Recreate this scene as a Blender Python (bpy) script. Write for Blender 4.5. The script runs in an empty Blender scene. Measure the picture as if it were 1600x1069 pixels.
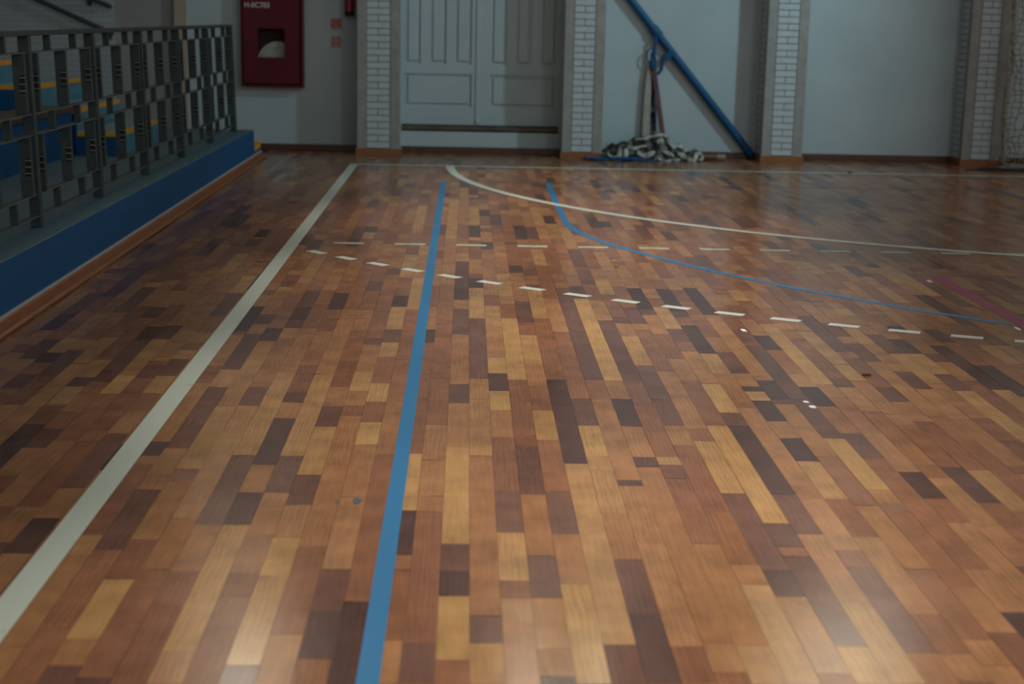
import bpy, bmesh, math, random
from mathutils import Vector, Matrix
random.seed(11)
sc = bpy.context.scene
COL = sc.collection

# ------------------------------------------------------------------ camera
F_PX, PITCH, YAW, ROLL, EYE = 2396.16, 0.208055519, 0.0323142222, 0.0216872136, 1.4
cy_, sy_ = math.cos(YAW), math.sin(YAW)
cp_, sp_ = math.cos(PITCH), math.sin(PITCH)
fwd = Vector((sy_ * cp_, cy_ * cp_, -sp_))
rt = Vector((cy_, -sy_, 0))
up = rt.cross(fwd)
r2 = math.cos(ROLL) * rt + math.sin(ROLL) * up
u2 = -math.sin(ROLL) * rt + math.cos(ROLL) * up
cam_d = bpy.data.cameras.new('camera')
cam = bpy.data.objects.new('camera', cam_d)
COL.objects.link(cam)
M = Matrix.Identity(4)
for i in range(3):
    M[i][0], M[i][1], M[i][2] = r2[i], u2[i], -fwd[i]
M[2][3] = EYE
cam.matrix_world = M
cam_d.sensor_fit = 'HORIZONTAL'
cam_d.sensor_width = 36.0
cam_d.lens = F_PX / 1600 * 36.0
cam_d.clip_start, cam_d.clip_end = 0.05, 200
cam_d.dof.use_dof = True
cam_d.dof.focus_distance = 6.5
cam_d.dof.aperture_fstop = 2.8
sc.camera = cam

# ------------------------------------------------------------------ world, lamps, exposure
w = bpy.data.worlds.new('world')
sc.world = w
w.use_nodes = True
bg = w.node_tree.nodes['Background']
bg.inputs['Color'].default_value = (1.0, 0.97, 0.91, 1)
bg.inputs['Strength'].default_value = 0.47


def area(name, loc, target, size, power, color):
    d = bpy.data.lights.new(name, 'AREA')
    d.shape = 'DISK'
    d.size = size
    d.energy = power
    d.color = color
    o = bpy.data.objects.new(name, d)
    COL.objects.link(o)
    o.location = loc
    o.rotation_euler = (Vector(target) - Vector(loc)).to_track_quat('-Z', 'Y').to_euler()
    return o


def spot(name, loc, target, power, color, angle, radius, blend=1.0):
    d = bpy.data.lights.new(name, 'SPOT')
    d.energy = power
    d.color = color
    d.spot_size = math.radians(angle)
    d.spot_blend = blend
    d.shadow_soft_size = radius
    o = bpy.data.objects.new(name, d)
    COL.objects.link(o)
    o.location = loc
    o.rotation_euler = (Vector(target) - Vector(loc)).to_track_quat('-Z', 'Y').to_euler()
    return o


# cool lamps on the right that throw the pillar and post shadows to the left
spot('hall_lamp', (5.4, 12.15, 4.7), (0.2, 16.2, 0.5), 480, (0.56, 0.89, 1.0), 80, 0.13)
area('hall_lamp', (6.3, 1.6, 6.4), (0.8, 12.0, 0.0), 1.0, 85, (0.76, 0.93, 1.0))
# added overhead spots, cones shaped to brighten the middle of the floor
for lx, ly, lp in ((0.6, 3.2, 1480), (0.6, 5.7, 1480), (0.65, 8.2, 1600), (0.7, 10.7, 1600), (0.8, 13.2, 800)):
    spot('added_floor_spot', (lx, ly, 7.2), (lx, ly, 0), lp, (1.0, 0.94, 0.84), 35, 0.3)
vs = sc.view_settings
vs.view_transform = 'Standard'
vs.look = 'None'
vs.gamma = 1
vs.use_curve_mapping = False
vs.exposure = 0.0

# ------------------------------------------------------------------ materials
MATS = {}


def base_mat(name, col, rough=0.6, metal=0.0, spec=0.5):
    m = bpy.data.materials.new(name)
    m.use_nodes = True
    b = m.node_tree.nodes['Principled BSDF']
    b.inputs['Base Color'].default_value = (*col, 1)
    b.inputs['Roughness'].default_value = rough
    b.inputs['Metallic'].default_value = metal
    b.inputs['Specular IOR Level'].default_value = spec
    MATS[name] = m
    return m, m.node_tree.nodes, m.node_tree.links, b


def noisy(name, c1, c2, scale=6.0, rough=0.6, lo=0.35, hi=0.7, stretch=(1, 1, 1), detail=6, bump=0.0, metal=0.0, spec=0.5):
    m, n, l, b = base_mat(name, c1, rough, metal, spec)
    tc = n.new('ShaderNodeTexCoord')
    mp = n.new('ShaderNodeMapping')
    mp.inputs['Scale'].default_value = stretch
    nz = n.new('ShaderNodeTexNoise')
    nz.inputs['Scale'].default_value = scale
    nz.inputs['Detail'].default_value = detail
    cr = n.new('ShaderNodeValToRGB')
    cr.color_ramp.elements[0].position = lo
    cr.color_ramp.elements[1].position = hi
    cr.color_ramp.elements[0].color = (*c1, 1)
    cr.color_ramp.elements[1].color = (*c2, 1)
    l.new(tc.outputs['Object'], mp.inputs['Vector'])
    l.new(mp.outputs['Vector'], nz.inputs['Vector'])
    l.new(nz.outputs['Fac'], cr.inputs['Fac'])
    l.new(cr.outputs['Color'], b.inputs['Base Color'])
    if bump:
        bp = n.new('ShaderNodeBump')
        bp.inputs['Strength'].default_value = bump
        bp.inputs['Distance'].default_value = 0.01
        l.new(nz.outputs['Fac'], bp.inputs['Height'])
        l.new(bp.outputs['Normal'], b.inputs['Normal'])
    return m


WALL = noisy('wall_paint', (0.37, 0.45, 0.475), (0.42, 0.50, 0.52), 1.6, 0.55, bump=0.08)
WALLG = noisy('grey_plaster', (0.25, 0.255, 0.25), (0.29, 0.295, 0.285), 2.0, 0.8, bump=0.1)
CONC = noisy('concrete_edge', (0.26, 0.26, 0.245), (0.33, 0.33, 0.315), 9.0, 0.85, bump=0.2)
BRICK = noisy('white_brick', (0.42, 0.48, 0.50), (0.50, 0.56, 0.575), 12.0, 0.6, bump=0.15)
MORTAR = noisy('dark_mortar', (0.10, 0.12, 0.125), (0.14, 0.16, 0.165), 20.0, 0.9)
BEIGE = noisy('beige_paint', (0.33, 0.28, 0.21), (0.40, 0.34, 0.26), 6.0, 0.6)
DOOR = noisy('door_paint', (0.37, 0.45, 0.475), (0.40, 0.48, 0.50), 3.0, 0.4)
SILL = noisy('old_dark_wood', (0.045, 0.030, 0.022), (0.16, 0.115, 0.09), 5.0, 0.6, stretch=(1, 6, 14))
BASEW = noisy('baseboard_wood', (0.065, 0.022, 0.010), (0.10, 0.036, 0.016), 5.0, 0.4, stretch=(3, 1, 10))  # reddish wood, darkened in colour for the shade at the wall foot
BASEO = noisy('orange_wood', (0.22, 0.075, 0.022), (0.30, 0.11, 0.035), 5.0, 0.4, stretch=(6, 1, 10))
RED = noisy('cabinet_red', (0.085, 0.003, 0.009), (0.10, 0.004, 0.012), 5.0, 0.5, spec=0.3)
DARKRED = base_mat('cabinet_interior', (0.02, 0.003, 0.004), 0.8)[0]
WHITETXT = base_mat('white_lettering', (0.7, 0.7, 0.68), 0.6)[0]
HOSE = noisy('canvas_hose', (0.30, 0.29, 0.25), (0.42, 0.40, 0.35), 30.0, 0.9)
SIGNRED = base_mat('sign_red', (0.33, 0.035, 0.022), 0.6)[0]
SIGNPALE = base_mat('sign_pale', (0.55, 0.40, 0.33), 0.6)[0]
EXTRED = base_mat('extinguisher_red', (0.30, 0.008, 0.016), 0.3)[0]
BLACK = base_mat('black_rubber', (0.012, 0.012, 0.012), 0.6)[0]
NAVY = noisy('stand_blue_paint', (0.004, 0.066, 0.18), (0.005, 0.075, 0.20), 2.5, 0.6, spec=0.25)
TEAL = noisy('worn_teal_paint', (0.05, 0.115, 0.155), (0.085, 0.16, 0.20), 7.0, 0.55, stretch=(6, 1, 1))
RISERLIT = noisy('riser_lit_teal', (0.055, 0.19, 0.27), (0.07, 0.22, 0.30), 5.0, 0.5)  # stair blue lightened in colour for the light on the court-side risers
STEPTOP = noisy('pale_teal_paint', (0.15, 0.26, 0.28), (0.19, 0.31, 0.33), 5.0, 0.6)
YELLOW = noisy('yellow_paint', (0.60, 0.29, 0.012), (0.70, 0.35, 0.02), 12.0, 0.5)
BENCH = noisy('bench_wood', (0.045, 0.018, 0.012), (0.085, 0.032, 0.02), 5.0, 0.35, stretch=(10, 1, 10))
RAIL = noisy('grey_green_metal', (0.036, 0.050, 0.052), (0.052, 0.068, 0.069), 14.0, 0.7, spec=0.2)
RAILTOP = noisy('rail_edge_metal', (0.10, 0.115, 0.11), (0.17, 0.18, 0.165), 14.0, 0.45)
PLATE = noisy('plate_metal', (0.055, 0.068, 0.066), (0.085, 0.098, 0.092), 14.0, 0.5)
POSTBLUE = noisy('post_blue_paint', (0.002, 0.068, 0.17), (0.003, 0.078, 0.19), 10.0, 0.45, spec=0.3)
ROPEBLUE = noisy('blue_rope', (0.007, 0.055, 0.15), (0.012, 0.09, 0.22), 60.0, 0.9)
STRIPBLACK = noisy('strip_black', (0.006, 0.006, 0.006), (0.02, 0.019, 0.017), 55.0, 0.95, bump=0.8)
NETBLACK = noisy('black_netting', (0.010, 0.011, 0.011), (0.17, 0.16, 0.135), 17.0, 0.95, lo=0.47, hi=0.62, bump=0.9)
NETWHITE = noisy('white_band', (0.26, 0.26, 0.22), (0.52, 0.52, 0.46), 14.0, 0.85)
DOWEL = noisy('brown_stick', (0.10, 0.038, 0.026), (0.16, 0.065, 0.042), 8.0, 0.5, stretch=(8, 8, 1))
PALEWOOD = noisy('pale_stick', (0.22, 0.19, 0.14), (0.34, 0.30, 0.22), 10.0, 0.7)
SLEEVE = noisy('sleeve_canvas', (0.25, 0.25, 0.22), (0.40, 0.40, 0.35), 9.0, 0.9, stretch=(8, 1, 1))
NETCORD = noisy('net_cord', (0.16, 0.145, 0.12), (0.34, 0.31, 0.26), 25.0, 0.95)
PAPER = base_mat('white_paper', (0.75, 0.77, 0.75), 0.6)[0]
LEAF = base_mat('dry_leaf', (0.12, 0.055, 0.02), 0.8)[0]
CRUMB = base_mat('tan_crumb', (0.40, 0.28, 0.12), 0.8)[0]
SMUDGE = base_mat('teal_smudge', (0.04, 0.09, 0.10), 0.5)[0]
FRAMEW = base_mat('window_frame_grey', (0.4, 0.42, 0.42), 0.5)[0]
DARKHOLE = base_mat('dark_gap', (0.01, 0.012, 0.012), 0.9)[0]


def emit_mat(name, col, s):
    m, n, l, b = base_mat(name, col, 0.5)
    b.inputs['Emission Color'].default_value = (*col, 1)
    b.inputs['Emission Strength'].default_value = s
    return m


PANE = emit_mat('sky_lit_pane', (1.0, 0.95, 0.76), 7.0)


def line_mat(name, col, wear, wear_col=(0.16, 0.075, 0.04), scale=9.0):
    """court paint, worn through to the wood where the noise is high"""
    m, n, l, b = base_mat(name, col, 0.32)
    tc = n.new('ShaderNodeTexCoord')
    nz = n.new('ShaderNodeTexNoise')
    nz.inputs['Scale'].default_value = scale
    nz.inputs['Detail'].default_value = 8
    mr = n.new('ShaderNodeMapRange')
    mr.inputs['From Min'].default_value = 0.75 - wear
    mr.inputs['From Max'].default_value = 0.95 - wear * 0.6
    mx = n.new('ShaderNodeMix')
    mx.data_type = 'RGBA'
    mx.inputs['A'].default_value = (*col, 1)
    mx.inputs['B'].default_value = (*wear_col, 1)
    l.new(tc.outputs['Object'], nz.inputs['Vector'])
    l.new(nz.outputs['Fac'], mr.inputs['Value'])
    l.new(mr.outputs['Result'], mx.inputs['Factor'])
    l.new(mx.outputs['Result'], b.inputs['Base Color'])
    return m


L_WHITE = line_mat('line_white', (0.56, 0.61, 0.52), 0.12)
L_WHITE2 = line_mat('line_white_old', (0.42, 0.45, 0.37), 0.25)
L_DASH = line_mat('dash_white', (0.66, 0.68, 0.61), 0.10)
L_BLUE = line_mat('line_blue', (0.022, 0.165, 0.36), 0.12)
L_BLUEOLD = line_mat('line_blue_old', (0.03, 0.09, 0.16), 0.35)
L_RED = line_mat('line_magenta', (0.27, 0.02, 0.085), 0.2)
L_GHOST = line_mat('line_ghost', (0.17, 0.12, 0.10), 0.3)


def plank_material():
    m, n, l, b = base_mat('parquet', (0.2, 0.1, 0.05), 0.3, spec=0.29)
    at = n.new('ShaderNodeAttribute'); at.attribute_name = 'tone'
    sd = n.new('ShaderNodeAttribute'); sd.attribute_name = 'seed'
    ramp = n.new('ShaderNodeValToRGB')
    e = ramp.color_ramp.elements
    stops = [(0.0, (0.085, 0.040, 0.032)), (0.2, (0.150, 0.066, 0.045)), (0.42, (0.235, 0.094, 0.046)),
             (0.62, (0.315, 0.142, 0.061)), (0.82, (0.365, 0.188, 0.076)), (1.0, (0.425, 0.232, 0.086))]
    e[0].position, e[0].color = stops[0][0], (*stops[0][1], 1)
    e[1].position, e[1].color = stops[-1][0], (*stops[-1][1], 1)
    for p, c in stops[1:-1]:
        q = e.new(p); q.color = (*c, 1)
    l.new(at.outputs['Fac'], ramp.inputs['Fac'])
    tc = n.new('ShaderNodeTexCoord')
    # offset every plank in the grain's third dimension
    cb = n.new('ShaderNodeCombineXYZ')
    mul = n.new('ShaderNodeMath'); mul.operation = 'MULTIPLY'; mul.inputs[1].default_value = 37.0
    l.new(sd.outputs['Fac'], mul.inputs[0])
    l.new(mul.outputs[0], cb.inputs['Z']); l.new(mul.outputs[0], cb.inputs['Y'])
    add = n.new('ShaderNodeVectorMath'); add.operation = 'ADD'
    l.new(tc.outputs['Object'], add.inputs[0]); l.new(cb.outputs[0], add.inputs[1])
    mp = n.new('ShaderNodeMapping'); mp.inputs['Scale'].default_value = (42, 2.6, 1)
    l.new(add.outputs[0], mp.inputs['Vector'])
    fine = n.new('ShaderNodeTexNoise'); fine.inputs['Scale'].default_value = 2.2; fine.inputs['Detail'].default_value = 7
    fine.inputs['Distortion'].default_value = 0.6
    l.new(mp.outputs[0], fine.inputs['Vector'])
    # curly figure on some planks
    mp2 = n.new('ShaderNodeMapping'); mp2.inputs['Scale'].default_value = (16, 3.0, 1)
    l.new(add.outputs[0], mp2.inputs['Vector'])
    wv = n.new('ShaderNodeTexWave'); wv.wave_type = 'BANDS'; wv.bands_direction = 'X'
    wv.inputs['Scale'].default_value = 1.3; wv.inputs['Distortion'].default_value = 7.0
    wv.inputs['Detail'].default_value = 3; wv.inputs['Detail Scale'].default_value = 1.2
    l.new(mp2.outputs[0], wv.inputs['Vector'])
    broad = n.new('ShaderNodeTexNoise'); broad.inputs['Scale'].default_value = 7; broad.inputs['Detail'].default_value = 3
    l.new(add.outputs[0], broad.inputs['Vector'])
    # value factor = 1 + a(fine-.5) + b(wave-.5)*(seed mask) + c(broad-.5)
    def ma(op, a, bv):
        q = n.new('ShaderNodeMath'); q.operation = op
        for i, v in enumerate((a, bv)):
            if isinstance(v, (int, float)): q.inputs[i].default_value = v
            else: l.new(v, q.inputs[i])
        return q.outputs[0]
    f1 = ma('MULTIPLY', ma('SUBTRACT', fine.outputs['Fac'], 0.5), 0.55)
    mask = ma('MULTIPLY', ma('GREATER_THAN', ma('FRACT', ma('MULTIPLY', sd.outputs['Fac'], 7.31), 0), 0.6), 0.15)
    f2 = ma('MULTIPLY', ma('SUBTRACT', wv.outputs['Fac'], 0.5), mask)
    f3 = ma('MULTIPLY', ma('SUBTRACT', broad.outputs['Fac'], 0.5), 0.9)
    val = ma('ADD', ma('ADD', ma('ADD', f1, f2), f3), 1.0)
    mixv = n.new('ShaderNodeVectorMath'); mixv.operation = 'SCALE'
    l.new(ramp.outputs['Color'], mixv.inputs[0]); l.new(val, mixv.inputs['Scale'])
    l.new(mixv.outputs[0], b.inputs['Base Color'])
    # lacquer: slightly uneven gloss per plank
    rr = n.new('ShaderNodeMapRange')
    rr.inputs['To Min'].default_value = 0.16; rr.inputs['To Max'].default_value = 0.25
    l.new(ma('FRACT', ma('MULTIPLY', sd.outputs['Fac'], 13.7), 0), rr.inputs['Value'])
    l.new(rr.outputs['Result'], b.inputs['Roughness'])
    dust = n.new('ShaderNodeTexNoise'); dust.inputs['Scale'].default_value = 90; dust.inputs['Detail'].default_value = 3
    l.new(tc.outputs['Object'], dust.inputs['Vector'])
    bp = n.new('ShaderNodeBump'); bp.inputs['Strength'].default_value = 0.05; bp.inputs['Distance'].default_value = 0.002
    l.new(dust.outputs['Fac'], bp.inputs['Height']); l.new(bp.outputs['Normal'], b.inputs['Normal'])
    return m


PARQUET = plank_material()


def brick_wall_mat():
    m, n, l, b = base_mat('painted_brick', (0.4, 0.45, 0.46), 0.6)
    tc = n.new('ShaderNodeTexCoord')
    mp = n.new('ShaderNodeMapping'); mp.inputs['Rotation'].default_value = (math.radians(90), 0, 0)
    br = n.new('ShaderNodeTexBrick')
    br.inputs['Color1'].default_value = (0.30, 0.345, 0.36, 1); br.inputs['Color2'].default_value = (0.34, 0.385, 0.395, 1)
    br.inputs['Mortar'].default_value = (0.235, 0.27, 0.28, 1)
    br.inputs['Scale'].default_value = 1.0
    br.inputs['Mortar Size'].default_value = 0.004
    br.inputs['Brick Width'].default_value = 0.22; br.inputs['Row Height'].default_value = 0.055
    l.new(tc.outputs['Object'], mp.inputs['Vector']); l.new(mp.outputs[0], br.inputs['Vector'])
    l.new(br.outputs['Color'], b.inputs['Base Color'])
    return m


PBRICK = brick_wall_mat()

# ------------------------------------------------------------------ mesh helpers


class MB:
    def __init__(s):
        s.v, s.f, s.mi = [], [], []

    def quad(s, pts, mi=0):
        k = len(s.v); s.v += [tuple(p) for p in pts]; s.f.append(tuple(range(k, k + len(pts)))); s.mi.append(mi)

    def box(s, a, b, mi=0, top=None):
        x0, y0, z0 = a; x1, y1, z1 = b
        k = len(s.v)
        s.v += [(x0, y0, z0), (x1, y0, z0), (x1, y1, z0), (x0, y1, z0), (x0, y0, z1), (x1, y0, z1), (x1, y1, z1), (x0, y1, z1)]
        for i, f in enumerate(((3, 2, 1, 0), (4, 5, 6, 7), (0, 1, 5, 4), (1, 2, 6, 5), (2, 3, 7, 6), (3, 0, 4, 7))):
            s.f.append(tuple(k + q for q in f)); s.mi.append(top if (top is not None and i == 1) else mi)
        return s

    def beam(s, p, q, wx, wy, mi=0):
        """rectangular bar between p and q; wx across X-ish, wy across the other side"""
        p, q = Vector(p), Vector(q); d = (q - p).normalized()
        a = Vector((1, 0, 0)) if abs(d.x) < 0.9 else Vector((0, 0, 1))
        e2 = d.cross(a).normalized(); e1 = e2.cross(d).normalized()
        k = len(s.v)
        for c in (p, q):
            for sx, sy in ((-1, -1), (1, -1), (1, 1), (-1, 1)):
                s.v.append(tuple(c + e1 * sx * wx / 2 + e2 * sy * wy / 2))
        for f in ((3, 2, 1, 0), (4, 5, 6, 7), (0, 1, 5, 4), (1, 2, 6, 5), (2, 3, 7, 6), (3, 0, 4, 7)):
            s.f.append(tuple(k + q_ for q_ in f)); s.mi.append(mi)
        return s

    def tube(s, pts, r, n=8, mi=0, caps=True):
        pts = [Vector(p) for p in pts]; rs = r if isinstance(r, (list, tuple)) else [r] * len(pts)
        k0 = len(s.v); prev = None
        for i, p in enumerate(pts):
            d = (pts[min(i + 1, len(pts) - 1)] - pts[max(i - 1, 0)])
            d = d.normalized() if d.length > 1e-9 else Vector((0, 0, 1))
            if prev is None:
                a = Vector((0, 0, 1)) if abs(d.z) < 0.9 else Vector((1, 0, 0))
                e1 = d.cross(a).normalized()
            else:
                e1 = (prev - d * prev.dot(d))
                e1 = e1.normalized() if e1.length > 1e-6 else d.orthogonal().normalized()
            prev = e1; e2 = d.cross(e1)
            for j in range(n):
                t = 2 * math.pi * j / n
                s.v.append(tuple(p + (e1 * math.cos(t) + e2 * math.sin(t)) * rs[i]))
        for i in range(len(pts) - 1):
            for j in range(n):
                a, b_ = k0 + i * n + j, k0 + i * n + (j + 1) % n
                s.f.append((a, b_, b_ + n, a + n)); s.mi.append(mi)
        if caps:
            s.f.append(tuple(k0 + j for j in reversed(range(n)))); s.mi.append(mi)
            e = k0 + (len(pts) - 1) * n
            s.f.append(tuple(e + j for j in range(n))); s.mi.append(mi)
        return s

    def lathe(s, c, prof, n=20, mi=0):
        k0 = len(s.v)
        for (r, z) in prof:
            for j in range(n):
                t = 2 * math.pi * j / n
                s.v.append((c[0] + r * math.cos(t), c[1] + r * math.sin(t), c[2] + z))
        for i in range(len(prof) - 1):
            for j in range(n):
                a, b_ = k0 + i * n + j, k0 + i * n + (j + 1) % n
                s.f.append((a, b_, b_ + n, a + n)); s.mi.append(mi)
        return s

    def ribbon(s, pts, wdt, side, mi=0, th=0.004):
        """a strip with real thickness along pts, widening along side vectors"""
        pts = [Vector(p) for p in pts]; k0 = len(s.v)
        for i, p in enumerate(pts):
            sd = Vector(side[i] if isinstance(side, list) else side).normalized()
            wi = wdt[i] if isinstance(wdt, list) else wdt
            t = (pts[min(i + 1, len(pts) - 1)] - pts[max(i - 1, 0)]).normalized()
            nn = t.cross(sd).normalized()
            for a, b_ in ((-1, -1), (1, -1), (1, 1), (-1, 1)):
                s.v.append(tuple(p + sd * a * wi / 2 + nn * b_ * th / 2))
        for i in range(len(pts) - 1):
            for j in range(4):
                a, b_ = k0 + i * 4 + j, k0 + i * 4 + (j + 1) % 4
                s.f.append((a, b_, b_ + 4, a + 4)); s.mi.append(mi)
        s.f.append((k0 + 3, k0 + 2, k0 + 1, k0)); s.mi.append(mi)
        e = k0 + (len(pts) - 1) * 4
        s.f.append((e, e + 1, e + 2, e + 3)); s.mi.append(mi)
        return s

    def build(s, name, mats, parent=None, bevel=0.0, smooth=False):
        if not isinstance(mats, (list, tuple)): mats = [mats]
        me = bpy.data.meshes.new(name)
        off = world_loc(parent) if parent else Vector((0, 0, 0))
        me.from_pydata([tuple(Vector(p) - off) for p in s.v], [], s.f)
        for m in mats: me.materials.append(m)
        me.polygons.foreach_set('material_index', s.mi)
        if smooth: me.polygons.foreach_set('use_smooth', [True] * len(s.f))
        me.update()
        o = bpy.data.objects.new(name, me)
        COL.objects.link(o)
        if parent: o.parent = parent
        if bevel:
            bv = o.modifiers.new('bevel', 'BEVEL'); bv.width = bevel; bv.segments = 2; bv.limit_method = 'ANGLE'
        return o


def world_loc(o):
    v = Vector((0, 0, 0))
    while o is not None:
        v += o.location; o = o.parent
    return v


def tag(o, label=None, cat=None, group=None, kind=None):
    if label: o['label'] = label
    if cat: o['category'] = cat
    if group: o['group'] = group
    if kind: o['kind'] = kind
    return o


def empty(name, loc, label, cat, group=None, kind=None):
    o = bpy.data.objects.new(name, None)
    o.empty_display_size = 0.1
    o.location = loc
    COL.objects.link(o)
    return tag(o, label, cat, group, kind)


def copy_tree(o, parent=None):
    c = o.copy(); COL.objects.link(c)
    if parent: c.parent = parent
    for ch in list(o.children): copy_tree(ch, c)
    return c


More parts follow.
